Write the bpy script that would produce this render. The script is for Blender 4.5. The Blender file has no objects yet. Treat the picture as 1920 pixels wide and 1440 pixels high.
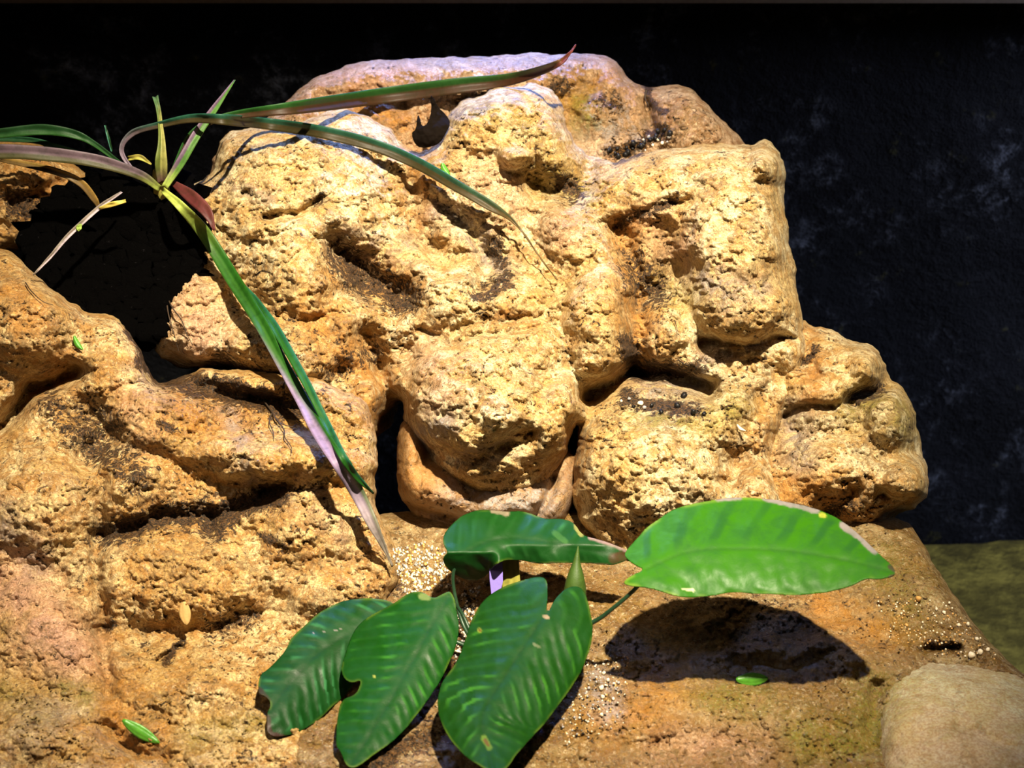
import bpy, math, random
import numpy as np
from mathutils import Vector

# ------------------------------------------------------------------ camera, light, exposure
C = bpy.context.scene
COL = C.collection
FPX = 2640.0                      # focal length in pixels of the 1920 px wide frame
PITCH = math.radians(28)
CAM = np.array([0.0, 0.0, 0.55])
cd = bpy.data.cameras.new('camera'); cd.sensor_width = 36; cd.lens = FPX / 1920 * 36
cd.clip_start = 0.01
cam = bpy.data.objects.new('camera', cd); COL.objects.link(cam)
cam.location = CAM; cam.rotation_euler = (math.pi / 2 - PITCH, 0, 0)
C.camera = cam
cd.dof.use_dof = True; cd.dof.focus_distance = 0.69; cd.dof.aperture_fstop = 18

w = bpy.data.worlds.new('world'); C.world = w; w.use_nodes = True
w.node_tree.nodes['Background'].inputs[0].default_value = (0.55, 0.6, 1.0, 1)
w.node_tree.nodes['Background'].inputs[1].default_value = 0.012

def aim(o, t):
    o.rotation_euler = (Vector(t) - o.location).to_track_quat('-Z', 'Y').to_euler()
def spot(name, loc, tgt, power, col, angle, blend, rad):
    l = bpy.data.lights.new(name, 'SPOT'); l.energy = power; l.color = col
    l.spot_size = math.radians(angle); l.spot_blend = blend; l.shadow_soft_size = rad
    o = bpy.data.objects.new(name, l); COL.objects.link(o); o.location = loc; aim(o, tgt); return o
def area(name, loc, tgt, power, col, sx, sy):
    l = bpy.data.lights.new(name, 'AREA'); l.energy = power; l.color = col
    l.shape = 'RECTANGLE'; l.size = sx; l.size_y = sy
    o = bpy.data.objects.new(name, l); COL.objects.link(o); o.location = loc; aim(o, tgt); return o
spot('warm_terrarium_lamp', (0.12, 0.21, 1.06), (-0.03, 0.62, 0.25), 172, (1.0, 0.875, 0.64), 44, 1.0, 0.012)
area('front_fill_light', (-0.35, 0.0, 1.0), (0.0, 0.6, 0.2), 1.2, (1.0, 0.80, 0.62), 0.25, 0.25)  # added unseen fill from the front
spot('blue_rear_lamp', (-0.04, 1.06, 0.62), (-0.02, 0.60, 0.24), 6, (0.25, 0.40, 1.0), 50, 0.6, 0.03)
spot('blue_edge_lamp', (0.02, 1.03, 0.52), (-0.02, 0.865, 0.33), 16, (0.16, 0.30, 1.0), 44, 0.7, 0.02)
area('wall_fill_light', (0.95, 0.70, 0.55), (0.62, 1.05, -0.05), 4.0, (0.60, 0.70, 1.0), 0.2, 0.2).data.spread = math.radians(95)  # added unseen fill that lifts the backdrop and floor at right
vs = C.view_settings
vs.view_transform = 'Standard'; vs.look = 'None'; vs.gamma = 1; vs.use_curve_mapping = False
vs.exposure = 0.0
C.display_settings.display_device = 'sRGB'

# ------------------------------------------------------------------ maths helpers
cp, sp = math.cos(PITCH), math.sin(PITCH)
RV = np.array([1.0, 0, 0]); FV = np.array([0, cp, -sp]); UV = np.array([0, sp, cp])
def at(px, py, d):
    """world point seen at (px, py) at distance d along the view axis"""
    px = np.asarray(px, float); py = np.asarray(py, float); d = np.asarray(d, float)
    a = (px - 960) / FPX; b = (py - 720) / FPX
    return CAM + d[..., None] * (FV + a[..., None] * RV - b[..., None] * UV)
def plane_d(py, drop):
    """depth of the horizontal plane lying `drop` metres below the camera"""
    return drop / np.maximum(sp + (np.asarray(py, float) - 720) / FPX * cp, 0.05)

_rs = np.random.RandomState(7)
PERM = _rs.permutation(4096); GANG = _rs.rand(4096) * 2 * math.pi
GX, GY = np.cos(GANG), np.sin(GANG)
def perlin(x, y, seed=0):
    x = np.asarray(x, float) + seed * 17.31; y = np.asarray(y, float) - seed * 9.77
    xi = np.floor(x).astype(int); yi = np.floor(y).astype(int)
    xf = x - xi; yf = y - yi
    u = xf ** 3 * (xf * (xf * 6 - 15) + 10); v = yf ** 3 * (yf * (yf * 6 - 15) + 10)
    def g(ix, iy, fx, fy):
        h = PERM[(PERM[(ix + seed * 131) & 4095] + iy) & 4095]
        return GX[h] * fx + GY[h] * fy
    a = g(xi, yi, xf, yf); b = g(xi + 1, yi, xf - 1, yf)
    c = g(xi, yi + 1, xf, yf - 1); d = g(xi + 1, yi + 1, xf - 1, yf - 1)
    return 1.5 * ((a * (1 - u) + b * u) * (1 - v) + (c * (1 - u) + d * u) * v)
def fbm(x, y, s, octv=4, seed=0, gain=0.5, ridged=False):
    r = 0; a = 1.0; t = 0
    for i in range(octv):
        n = perlin(x / s * 2 ** i, y / s * 2 ** i, seed + i)
        if ridged: n = 1 - 2 * np.abs(n)
        r = r + a * n; t += a; a *= gain
    return r / t
def sstep(a, b, x):
    t = np.clip((x - a) / (b - a), 0, 1); return t * t * (3 - 2 * t)

def chaikin(P, n=2):
    P = np.array(P, float)
    for _ in range(n):
        Q = np.roll(P, -1, 0)
        P = np.stack([P * .75 + Q * .25, P * .25 + Q * .75], 1).reshape(-1, 2)
    return P
def sdf_poly(P, X, Y):
    """signed distance to polygon, positive inside"""
    best = np.full(X.shape, 1e9); ins = np.zeros(X.shape, bool)
    n = len(P)
    for i in range(n):
        ax, ay = P[i]; bx, by = P[(i + 1) % n]
        dx, dy = bx - ax, by - ay; L = dx * dx + dy * dy + 1e-9
        t = np.clip(((X - ax) * dx + (Y - ay) * dy) / L, 0, 1)
        e = (X - ax - t * dx) ** 2 + (Y - ay - t * dy) ** 2
        np.minimum(best, e, out=best)
        if ay != by:
            cr = ((ay > Y) != (by > Y)) & (X < (bx - ax) * (Y - ay) / (by - ay) + ax)
            ins ^= cr
    d = np.sqrt(best)
    return np.where(ins, d, -d)
def seg_dist(pts, X, Y):
    """distance to an open polyline, arc length of the nearest point, signed side"""
    best = np.full(X.shape, 1e18); arc = np.zeros(X.shape); side = np.zeros(X.shape); acc = 0
    for (ax, ay), (bx, by) in zip(pts[:-1], pts[1:]):
        dx, dy = bx - ax, by - ay; L = dx * dx + dy * dy + 1e-9
        t = np.clip(((X - ax) * dx + (Y - ay) * dy) / L, 0, 1)
        ex = X - ax - t * dx; ey = Y - ay - t * dy
        e = ex * ex + ey * ey; m = e < best
        best = np.where(m, e, best); arc = np.where(m, acc + t * math.sqrt(L), arc)
        side = np.where(m, np.sign(dx * (Y - ay) - dy * (X - ax)), side)
        acc += math.sqrt(L)
    return np.sqrt(best), arc, side, acc
def spline(P, n):
    """Catmull-Rom through rows of P, n samples per span"""
    P = np.array(P, float); Q = np.vstack([2 * P[0] - P[1], P, 2 * P[-1] - P[-2]]); out = []
    for i in range(1, len(Q) - 2):
        for k in range(n):
            t = k / n
            out.append(0.5 * ((2 * Q[i]) + (-Q[i - 1] + Q[i + 1]) * t + (2 * Q[i - 1] - 5 * Q[i] + 4 * Q[i + 1] - Q[i + 2]) * t * t
                              + (-Q[i - 1] + 3 * Q[i] - 3 * Q[i + 1] + Q[i + 2]) * t ** 3))
    out.append(P[-1]); return np.array(out)

def grid_patch(outline, step, rough=0.0, seed=0, smooth=2):
    """regular grid clipped to an outline, rim vertices slid onto the outline"""
    P = chaikin(outline, smooth)
    x0, y0 = P.min(0) - 2 * step; x1, y1 = P.max(0) + 2 * step
    xs = np.arange(x0, x1, step); ys = np.arange(y0, y1, step)
    X, Y = np.meshgrid(xs, ys)
    S = sdf_poly(P, X, Y)
    if rough: S = S + rough * fbm(X, Y, 42, 3, seed + 40, 0.5)
    ins = S > 0
    q = ins[:-1, :-1] | ins[1:, :-1] | ins[:-1, 1:] | ins[1:, 1:]
    gy, gx = np.gradient(S, step); gl = np.maximum(gx * gx + gy * gy, 0.2)
    mv = ~ins
    ox = -S * gx / gl; oy = -S * gy / gl; om = np.sqrt(ox * ox + oy * oy) + 1e-9
    kk = np.minimum(1, 1.3 * step / om); X2 = np.where(mv, X + ox * kk, X); Y2 = np.where(mv, Y + oy * kk, Y)
    used = np.zeros(X.shape, bool)
    used[:-1, :-1] |= q; used[1:, :-1] |= q; used[:-1, 1:] |= q; used[1:, 1:] |= q
    idx = np.full(X.shape, -1); idx[used] = np.arange(used.sum())
    jj, ii = np.nonzero(q)
    F = np.stack([idx[jj, ii], idx[jj + 1, ii], idx[jj + 1, ii + 1], idx[jj, ii + 1]], 1)
    return dict(x=X2[used], y=Y2[used], s=np.maximum(S, 0)[used], F=F, used=used, X0=x0, Y0=y0, step=step, shape=X.shape)

def new_mesh(name, V, F, smooth=True):
    me = bpy.data.meshes.new(name)
    V = np.asarray(V, np.float32); F = np.asarray(F, np.int32)
    k = F.shape[1]
    me.vertices.add(len(V)); me.vertices.foreach_set('co', V.ravel())
    me.loops.add(F.size); me.loops.foreach_set('vertex_index', F.ravel())
    me.polygons.add(len(F))
    me.polygons.foreach_set('loop_start', np.arange(0, F.size, k, dtype=np.int32))
    me.polygons.foreach_set('loop_total', np.full(len(F), k, np.int32))
    me.update(calc_edges=True); me.validate()
    if smooth: me.polygons.foreach_set('use_smooth', np.ones(len(me.polygons), bool))
    return me
def add_col(me, name, arr):
    a = me.color_attributes.new(name, 'FLOAT_COLOR', 'POINT')
    A = np.ones((len(me.vertices), 4), np.float32); A[:, :3] = arr[:, :3]
    a.data.foreach_set('color', A.ravel())
def link(name, me, mat, parent=None, loc=None):
    o = bpy.data.objects.new(name, me); COL.objects.link(o)
    if mat: me.materials.append(mat)
    if parent: o.parent = parent
    if loc is not None: o.location = loc
    return o
def tag(o, label=None, cat=None, group=None, kind=None):
    if label: o['label'] = label
    if cat: o['category'] = cat
    if group: o['group'] = group
    if kind: o['kind'] = kind
    return o
def empty(name, loc, label, cat, group=None):
    o = bpy.data.objects.new(name, None); COL.objects.link(o); o.location = loc
    o.empty_display_size = 0.01
    return tag(o, label, cat, group)

# ------------------------------------------------------------------ materials
class NT:
    def __init__(s, name):
        s.m = bpy.data.materials.new(name); s.m.use_nodes = True
        s.t = s.m.node_tree; s.b = s.t.nodes['Principled BSDF']; s.out = s.t.nodes['Material Output']
    def n(s, typ, **k):
        o = s.t.nodes.new(typ)
        for a, b in k.items(): setattr(o, a, b)
        return o
    def l(s, a, b): s.t.links.new(a, b)
    def val(s, sock, v):
        if hasattr(v, 'is_linked') or hasattr(v, 'links'): s.l(v, sock)
        else: sock.default_value = v
    def coord(s): return s.n('ShaderNodeTexCoord').outputs['Object']
    def noise(s, vec, scale, detail=4, rough=0.6, dist=0.0):
        o = s.n('ShaderNodeTexNoise'); s.l(vec, o.inputs['Vector'])
        o.inputs['Scale'].default_value = scale; o.inputs['Detail'].default_value = detail
        o.inputs['Roughness'].default_value = rough; o.inputs['Distortion'].default_value = dist
        return o.outputs['Fac']
    def ramp(s, fac, a, b, ca=0.0, cb=1.0):
        o = s.n('ShaderNodeMapRange', interpolation_type='SMOOTHSTEP'); s.val(o.inputs['Value'], fac)
        o.inputs['From Min'].default_value = a; o.inputs['From Max'].default_value = b
        o.inputs['To Min'].default_value = ca; o.inputs['To Max'].default_value = cb
        return o.outputs['Result']
    def math(s, op, a, b=0.0):
        o = s.n('ShaderNodeMath', operation=op); s.val(o.inputs[0], a); s.val(o.inputs[1], b); return o.outputs[0]
    def mix(s, fac, a, b, blend='MIX'):
        o = s.n('ShaderNodeMix', data_type='RGBA', blend_type=blend); s.val(o.inputs[0], fac)
        for i, v in ((6, a), (7, b)):
            if isinstance(v, tuple): o.inputs[i].default_value = (*v, 1)
            else: s.l(v, o.inputs[i])
        return o.outputs[2]
    def attr(s, name):
        o = s.n('ShaderNodeAttribute'); o.attribute_name = name; return o.outputs['Color']
    def sep(s, c):
        o = s.n('ShaderNodeSeparateColor'); s.l(c, o.inputs[0]); return o.outputs
    def bump(s, h, strength, dist, prev=None):
        o = s.n('ShaderNodeBump'); s.l(h, o.inputs['Height'])
        o.inputs['Strength'].default_value = strength; o.inputs['Distance'].default_value = dist
        if prev: s.l(prev, o.inputs['Normal'])
        return o.outputs['Normal']
    def fin(s, col=None, rough=None, normal=None, spec=None):
        if col is not None:
            if isinstance(col, tuple): s.b.inputs['Base Color'].default_value = (*col, 1)
            else: s.l(col, s.b.inputs['Base Color'])
        if rough is not None: s.val(s.b.inputs['Roughness'], rough)
        if normal: s.l(normal, s.b.inputs['Normal'])
        if spec is not None: s.b.inputs['Specular IOR Level'].default_value = spec
        return s.m

def rock_mat(name, cream, tan, ochre, rough0=0.75, bumps=1.0, pits=1.0, pale=0.5, grime=0.7):
    """sandy rock; attributes: masks = soil with painted crevice shade, grey, rust; masks_b = green, pink, wet"""
    s = NT(name); co = s.coord()
    a = s.sep(s.attr('masks')); b = s.sep(s.attr('masks_b'))
    n1 = s.noise(co, 28, 5, 0.6, 0.4); n2 = s.noise(co, 120, 6, 0.68, 0.6); n3 = s.noise(co, 480, 5, 0.7, 0.8)
    c = s.mix(s.ramp(n1, 0.42, 0.60), tan, cream)
    c = s.mix(s.math('MULTIPLY', s.ramp(n2, 0.44, 0.58), 0.85), c, ochre)
    c = s.mix(s.math('MULTIPLY', s.ramp(n3, 0.52, 0.68), pale), c, (0.92, 0.78, 0.52))
    c = s.mix(s.math('MULTIPLY', a[2], s.ramp(n2, 0.25, 0.55)), c, (0.48, 0.21, 0.035))  # orange stain, partly warm interreflection painted into the valleys
    c = s.mix(s.math('MULTIPLY', a[1], s.ramp(n2, 0.35, 0.60)), c, (0.33, 0.31, 0.30))
    c = s.mix(s.math('MULTIPLY', b[0], s.ramp(n2, 0.30, 0.60)), c, (0.20, 0.20, 0.03))
    c = s.mix(s.math('MULTIPLY', b[1], s.ramp(n1, 0.25, 0.55)), c, (0.62, 0.35, 0.23))
    ng = s.noise(co, 46, 4, 0.6, 0.5); nh = s.noise(co, 330, 5, 0.75, 0.6)
    gm = s.math('MULTIPLY', s.ramp(ng, 0.44, 0.60), s.ramp(nh, 0.42, 0.58))
    c = s.mix(s.math('MULTIPLY', gm, grime), c, (0.20, 0.13, 0.055))
    # dark gritty specks, soil, and shade painted into recesses
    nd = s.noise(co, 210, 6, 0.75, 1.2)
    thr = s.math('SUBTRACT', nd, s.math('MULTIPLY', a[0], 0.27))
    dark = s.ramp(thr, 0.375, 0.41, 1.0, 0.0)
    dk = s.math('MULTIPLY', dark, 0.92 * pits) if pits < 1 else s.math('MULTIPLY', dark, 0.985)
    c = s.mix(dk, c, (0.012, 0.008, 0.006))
    n4 = s.noise(co, 900, 3, 0.7)
    c = s.mix(s.math('MULTIPLY', s.ramp(n4, 0.56, 0.42), 0.5), c, (0.24, 0.11, 0.03))
    r = s.ramp(s.noise(co, 160, 4, 0.7), 0.35, 0.6, rough0 - 0.22, rough0 + 0.1)
    r = s.math('SUBTRACT', r, s.math('MULTIPLY', b[2], 0.42))
    vo = s.n('ShaderNodeTexVoronoi'); vo.inputs['Scale'].default_value = 260
    wv = s.n('ShaderNodeMixRGB'); wv.inputs[0].default_value = 0.006; s.l(co, wv.inputs[1])
    nz = s.n('ShaderNodeTexNoise'); s.l(co, nz.inputs['Vector']); nz.inputs['Scale'].default_value = 200; s.l(nz.outputs['Color'], wv.inputs[2]); s.l(wv.outputs[0], vo.inputs['Vector'])
    h0 = s.bump(vo.outputs['Distance'], 0.2 * bumps, 0.0022)
    h1 = s.bump(n2, 0.95 * bumps, 0.005, h0)
    h2 = s.bump(s.noise(co, 420, 5, 0.72, 0.8), 0.9 * bumps, 0.0018, h1)
    h3 = s.bump(s.noise(co, 1300, 3, 0.7), 0.35 * bumps, 0.0005, h2)
    return s.fin(c, r, h3, 0.4)

M_ROCK = rock_mat('sand_rock', (0.88, 0.74, 0.44), (0.72, 0.51, 0.21), (0.52, 0.285, 0.07))
M_ROCK_ORANGE = rock_mat('orange_rock', (0.78, 0.58, 0.28), (0.60, 0.37, 0.12), (0.42, 0.20, 0.04), 0.60)
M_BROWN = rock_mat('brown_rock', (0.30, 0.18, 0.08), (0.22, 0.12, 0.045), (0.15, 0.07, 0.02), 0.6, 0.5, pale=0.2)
M_SLAB = rock_mat('far_slab_rock', (0.60, 0.42, 0.27), (0.46, 0.28, 0.15), (0.30, 0.14, 0.05), 0.5)
M_LEDGE = rock_mat('wet_ledge', (0.34, 0.25, 0.12), (0.20, 0.12, 0.028), (0.10, 0.05, 0.010), 0.46, 0.8, grime=0.9)
M_PALE = rock_mat('pale_stone', (0.42, 0.39, 0.24), (0.42, 0.34, 0.20), (0.36, 0.30, 0.14), 0.8, 0.35, 0.3, 0.15)

def soil_mat():
    s = NT('black_soil'); co = s.coord()
    n = s.noise(co, 300, 6, 0.8)
    c = s.mix(s.ramp(n, 0.62, 0.72), (0.0012, 0.001, 0.001), (0.02, 0.018, 0.02))
    return s.fin(c, 0.9, s.bump(n, 1, 0.004), 0.02)
M_SOIL = soil_mat()
def wall_mat():
    s = NT('dark_backdrop'); co = s.coord()
    n = s.noise(co, 11, 7, 0.75, 0.2); n2 = s.noise(co, 60, 5, 0.8, 0.2)
    f = s.math('MULTIPLY', s.ramp(n, 0.48, 0.70), s.ramp(n2, 0.45, 0.66))
    c = s.mix(f, (0.001, 0.001, 0.002), (0.10, 0.105, 0.125))
    n3 = s.noise(co, 30, 4, 0.7)
    c = s.mix(s.math('MULTIPLY', s.ramp(n3, 0.62, 0.74), 0.6), c, (0.05, 0.045, 0.012))
    return s.fin(c, 0.8, s.bump(n2, 0.8, 0.01), 0.15)
M_WALL = wall_mat()
def floor_mat():
    s = NT('olive_floor'); co = s.coord()
    n = s.noise(co, 30, 6, 0.7)
    c = s.mix(s.ramp(n, 0.4, 0.65), (0.10, 0.075, 0.010), (0.26, 0.20, 0.03))
    return s.fin(c, 0.8, s.bump(n, 0.6, 0.01), 0.2)
M_FLOOR = floor_mat()

def leaf_mat():
    """attribute tint carries lamina, vein bands, withered margin, spots, and painted pleat shade"""
    s = NT('broad_leaf'); co = s.coord()
    n = s.noise(co, 90, 5, 0.65, 0.5); n2 = s.noise(co, 500, 3, 0.6)
    c = s.mix(s.math('MULTIPLY', s.ramp(n, 0.35, 0.7), 0.45), s.attr('tint'), (0.004, 0.050, 0.006))
    s.fin(c, s.ramp(n, 0.3, 0.7, 0.40, 0.58), s.bump(n2, 0.25, 0.0004), 0.19)
    s.b.inputs['Subsurface Weight'].default_value = 0.0
    tr = s.n('ShaderNodeBsdfTranslucent'); s.l(c, tr.inputs[0])
    mx = s.n('ShaderNodeMixShader'); mx.inputs[0].default_value = 0.12
    s.l(s.b.outputs[0], mx.inputs[1]); s.l(tr.outputs[0], mx.inputs[2]); s.l(mx.outputs[0], s.out.inputs[0])
    return s.m
M_LEAF = leaf_mat()
def blade_mat():
    s = NT('grass_blade'); co = s.coord()
    n = s.noise(co, 220, 4, 0.7)
    c = s.mix(s.math('MULTIPLY', s.ramp(n, 0.4, 0.7), 0.45), s.attr('tint'), s.mix(0.75, s.attr('tint'), (0.0, 0.01, 0.0)))
    return s.fin(c, 0.5, s.bump(n, 0.25, 0.0006), 0.18)
M_BLADE = blade_mat()
def plain(name, col, rough=0.6, var=0.3, scale=300, bump=0.3, spec=0.4):
    s = NT(name); co = s.coord(); n = s.noise(co, scale, 4, 0.7)
    c = s.mix(s.math('MULTIPLY', s.ramp(n, 0.35, 0.65), var), col, tuple(x * 0.35 for x in col))
    return s.fin(c, rough, s.bump(n, bump, 0.0008), spec)
M_DEAD = plain('dry_black_leaf', (0.006, 0.004, 0.003), 0.95, spec=0.03)
M_ROOT = plain('dark_root', (0.03, 0.016, 0.007), 0.7)
M_TAG = plain('lavender_plastic', (0.19, 0.14, 0.48), 0.6, 0.05)
M_OLIVE = plain('olive_sheath', (0.22, 0.20, 0.04), 0.5)
M_STEM = plain('dark_green_stem', (0.015, 0.045, 0.02), 0.4)
M_GREEN = plain('fresh_green_leaf', (0.07, 0.25, 0.02), 0.4, 0.4, 250)
M_PEB = plain('pale_pebble', (0.78, 0.66, 0.48), 0.4)
M_PEBO = plain('amber_pebble', (0.55, 0.30, 0.09), 0.4)
M_CHIP = plain('black_bark_chip', (0.007, 0.006, 0.006), 0.45, spec=0.25)
M_GREY = plain('grey_pebble', (0.30, 0.28, 0.27), 0.4)
M_TRIM = plain('dull_brown_trim', (0.16, 0.12, 0.09), 0.7)

# ------------------------------------------------------------------ setting
def box(name, lo, hi, mat, **k):
    lo = np.array(lo); hi = np.array(hi)
    V = [[(lo, hi)[(i >> a) & 1][a] for a in range(3)] for i in range(8)]
    F = [[0, 2, 3, 1], [4, 5, 7, 6], [0, 1, 5, 4], [2, 6, 7, 3], [0, 4, 6, 2], [1, 3, 7, 5]]
    c = (lo + hi) / 2; c[2] = lo[2]
    return tag(link(name, new_mesh(name, np.array(V) - c, F, False), mat, loc=c), **k)
def relief_wall():
    n = 120; xs = np.linspace(-1.2, 1.2, n * 2); zs = np.linspace(-0.22, 1.0, n)
    X, Z = np.meshgrid(xs, zs)
    Y = 1.10 - 0.03 * fbm(X, Z, 0.25, 5, 3)
    V = np.stack([X, Y, Z], -1).reshape(-1, 3); k = np.arange(V.shape[0]).reshape(X.shape)
    F = np.stack([k[:-1, :-1], k[:-1, 1:], k[1:, 1:], k[1:, :-1]], -1).reshape(-1, 4)
    tag(link('wall_back', new_mesh('wall_back', V, F), M_WALL), kind='structure')
relief_wall()
box('floor', (-1.2, -0.1, -0.25), (1.2, 1.13, -0.20), M_FLOOR, kind='structure')

box('trim_1', (-1.0, 1.02, 0.317), (1.0, 1.08, 0.35), M_TRIM, kind='structure')

# ------------------------------------------------------------------ rocks
FIELDS = []
def features(x, y, base, lumps, grooves, k=13.0):
    """protrusion in mm: smooth maximum of domes over a base, minus grooves"""
    H = base
    for (cx, cy, rx, ry, ang, t, p) in lumps:
        a = math.radians(ang); dx = x - cx; dy = y - cy
        u = (dx * math.cos(a) + dy * math.sin(a)) / rx; v = (-dx * math.sin(a) + dy * math.cos(a)) / ry
        r = np.sqrt(u * u + v * v); D = t - (t + 6) * r ** p
        h = np.clip(0.5 + 0.5 * (D - H) / k, 0, 1)
        H = H * (1 - h) + D * h + k * h * (1 - h)
    for pts, wd, dep in grooves:
        d = seg_dist(pts, x, y)[0]
        H = H - 1.35 * dep * np.exp(-(d / wd) ** 2)
    return H
def paint(x, y, strokes, seed=0):
    m = np.zeros(x.shape)
    wx = 16 * fbm(x, y, 60, 3, seed + 70); wy = 16 * fbm(x, y, 60, 3, seed + 80)
    for pts, wd, st in strokes:
        d = seg_dist(pts if len(pts) > 1 else [pts[0], (pts[0][0] + 1, pts[0][1])], x + wx, y + wy)[0]
        m = np.maximum(m, st * np.exp(-(d / wd) ** 2))
    return m
def rock(name, outline, base, lumps, grooves, mat, seed, label, step=2.5, R=45, T=30, amp=(5, 2.2, 0.8),
         rough=9, paints=(), depth_back=0.09, group=None, cat='rock', bias=0.0, crust=1.0):
    g = grid_patch(outline, step, rough, seed)
    x, y, s = g['x'], g['y'], g['s']
    wx = x + 14 * fbm(x, y, 90, 3, seed + 11); wy = y + 14 * fbm(x, y, 90, 3, seed + 12)
    H = features(wx, wy, bias, lumps, grooves)
    fade = 0.35 + 0.65 * sstep(0, 40, s)
    H = H + fade * (amp[0] * fbm(x, y, 110, 3, seed + 1) + amp[1] * fbm(x, y * 1.25, 38, 4, seed + 2, 0.6, True)
                    + amp[2] * fbm(x, y, 11, 3, seed + 3, 0.7))
    # flaky terraces, as plaster trowelled on in crusts
    tt = fbm(x, y * 1.3, 46, 3, seed + 21, 0.6)
    H = H + fade * amp[1] * 0.9 * sstep(0.02, 0.07, tt) + fade * amp[1] * 0.6 * sstep(0.26, 0.30, tt)
    H = H + fade * crust * (0.85 * fbm(x, y, 17, 3, seed + 31, 0.6, True) + 0.5 * fbm(x, y, 6.5, 2, seed + 33))
    cn = fbm(x + 10 * fbm(x, y, 20, 2, seed + 35), y * 1.35, 62, 3, seed + 34, 0.55)
    crk = np.exp(-(cn / 0.018) ** 2) * sstep(-0.05, 0.2, fbm(x, y, 130, 2, seed + 36))
    H = H - 2.6 * crust * crk * fade
    q = np.clip(1 - s / R, 0, 1)
    edge = T * (1 - np.sqrt(np.clip(1 - q ** 2, 0, 1)))
    d = base(x, y) + (edge - H) / 1000
    V = at(x, y, d); F = g['F']; nv = len(V)
    grid = np.full(g['shape'], np.inf); grid[g['used']] = d
    FIELDS.append((g['X0'], g['Y0'], step, grid))
    # rim runs back so the rock has a real side
    E = np.concatenate([F[:, [0, 1]], F[:, [1, 2]], F[:, [2, 3]], F[:, [3, 0]]])
    key = np.sort(E, 1); code = key[:, 0].astype(np.int64) * nv + key[:, 1]
    u, inv, cnt = np.unique(code, return_inverse=True, return_counts=True)
    Bd = E[cnt[inv] == 1]
    rim = np.unique(Bd); cx, cy = x[rim].mean(), y[rim].mean()
    rings = [rim]; Vs = [V]; off = nv; Fs = [F]; X_ = [x]; Y_ = [y]
    for kx, (dd, sh) in enumerate(((0.25, 0.01), (0.6, 0.05), (1.0, 0.14))):
        nx = x[rim] + (cx - x[rim]) * sh + 6 * fbm(x[rim] * 3, y[rim] * 3 + kx * 40, 60, 2, seed + kx)
        ny = y[rim] + (cy - y[rim]) * sh + 6 * fbm(y[rim] * 3, x[rim] * 3 + kx * 40, 60, 2, seed + 5 + kx)
        Vs.append(at(nx, ny, d[rim] + depth_back * dd)); X_.append(x[rim]); Y_.append(y[rim])
        ids = np.arange(off, off + len(rim)); off += len(rim); rings.append(ids)
    lut = np.full(nv, -1)
    lut[rim] = np.arange(len(rim))
    a, b = lut[Bd[:, 0]], lut[Bd[:, 1]]
    for r0, r1 in zip(rings[:-1], rings[1:]):
        Fs.append(np.stack([r0[b], r0[a], r1[a], r1[b]], 1))
    V = np.concatenate(Vs); F = np.concatenate(Fs); X_ = np.concatenate(X_); Y_ = np.concatenate(Y_)
    org = V.mean(0); org[2] = V[:, 2].min()
    me = new_mesh(name, V - org, F)
    pm = dict(soil=[], grey=[], rust_bounce=[], green=[], pink=[], wet=[])
    for ch, pts, wd, st in paints: pm[ch].append((pts, wd, st))
    ch = {kk: paint(X_, Y_, v, seed) for kk, v in pm.items()}
    ch['soil'] = np.maximum(ch['soil'], np.pad(crk * 0.55 * min(crust, 1), (0, len(X_) - nv)))
    add_col(me, 'masks', np.stack([ch['soil'], ch['grey'], ch['rust_bounce']], 1))
    add_col(me, 'masks_b', np.stack([ch['green'], ch['pink'], ch['wet']], 1))
    return tag(link(name, me, mat, loc=org), label, cat, group)
def surf(px, py, rad=0):
    """depth of the nearest rock seen at a pixel (minimum over a window)"""
    best = np.inf
    for X0, Y0, st, g in FIELDS:
        i = int(round((px - X0) / st)); j = int(round((py - Y0) / st)); r = int(rad / st)
        a, b = max(j - r, 0), min(j + r + 1, g.shape[0]); c, e = max(i - r, 0), min(i + r + 1, g.shape[1])
        if a < b and c < e: best = min(best, g[a:b, c:e].min())
    return best if best < 9 else 0.80

GDROP = 0.40
# --- back slab with the blue-lit top edge
rock('rock_slab', [(380, 300), (470, 240), (545, 185), (580, 150), (640, 125), (700, 113), (800, 109), (900, 105), (1000, 101),
                   (1060, 100), (1110, 101), (1150, 110), (1166, 126), (1180, 150), (1205, 164), (1240, 160), (1290, 160), (1312, 180),
                   (1340, 215), (1380, 245), (1402, 272), (1420, 320), (1400, 480), (1000, 540), (420, 480)],
     lambda x, y: 0.850 - (y - 110) * 0.00012 - 0.00001 * (x - 540),
     [(700, 190, 220, 80, -8, 10, 2), (950, 150, 260, 60, 0, 12, 2), (1300, 230, 90, 90, 40, 26, 2), (1110, 190, 80, 90, 0, 6, 2)],
     [([(1100, 160), (1060, 200), (1090, 250)], 30, 8), ([(1210, 190), (1225, 240)], 12, 8), ([(600, 190), (700, 170), (760, 190)], 14, 6)],
     M_SLAB, 1, 'far rounded rock slab behind the outcrop with a blue-lit top edge', R=30, T=24, amp=(4, 1.8, .6), rough=6,
     paints=[('rust_bounce', [(1060, 200), (1120, 170), (1180, 220)], 50, 0.9), ('grey', [(1120, 240), (1190, 250), (1150, 210)], 40, 0.9),
             ('soil', [(1150, 285), (1200, 275), (1250, 245)], 13, 1.0), ('soil', [(1215, 165), (1218, 195), (1240, 210)], 9, 1.0),
             ('soil', [(1040, 165), (1060, 160)], 14, .8), ('green', [(1090, 190), (1100, 230)], 30, .9),
             ('wet', [(1080, 200), (1200, 260)], 60, 1.0), ('grey', [(700, 120), (1050, 115)], 14, .5),
             ('soil', [(1130, 190), (1150, 200)], 18, .6), ('rust_bounce', [(660, 190), (760, 230)], 25, .9), ('pink', [(620, 150), (760, 140)], 30, .6)])

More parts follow.
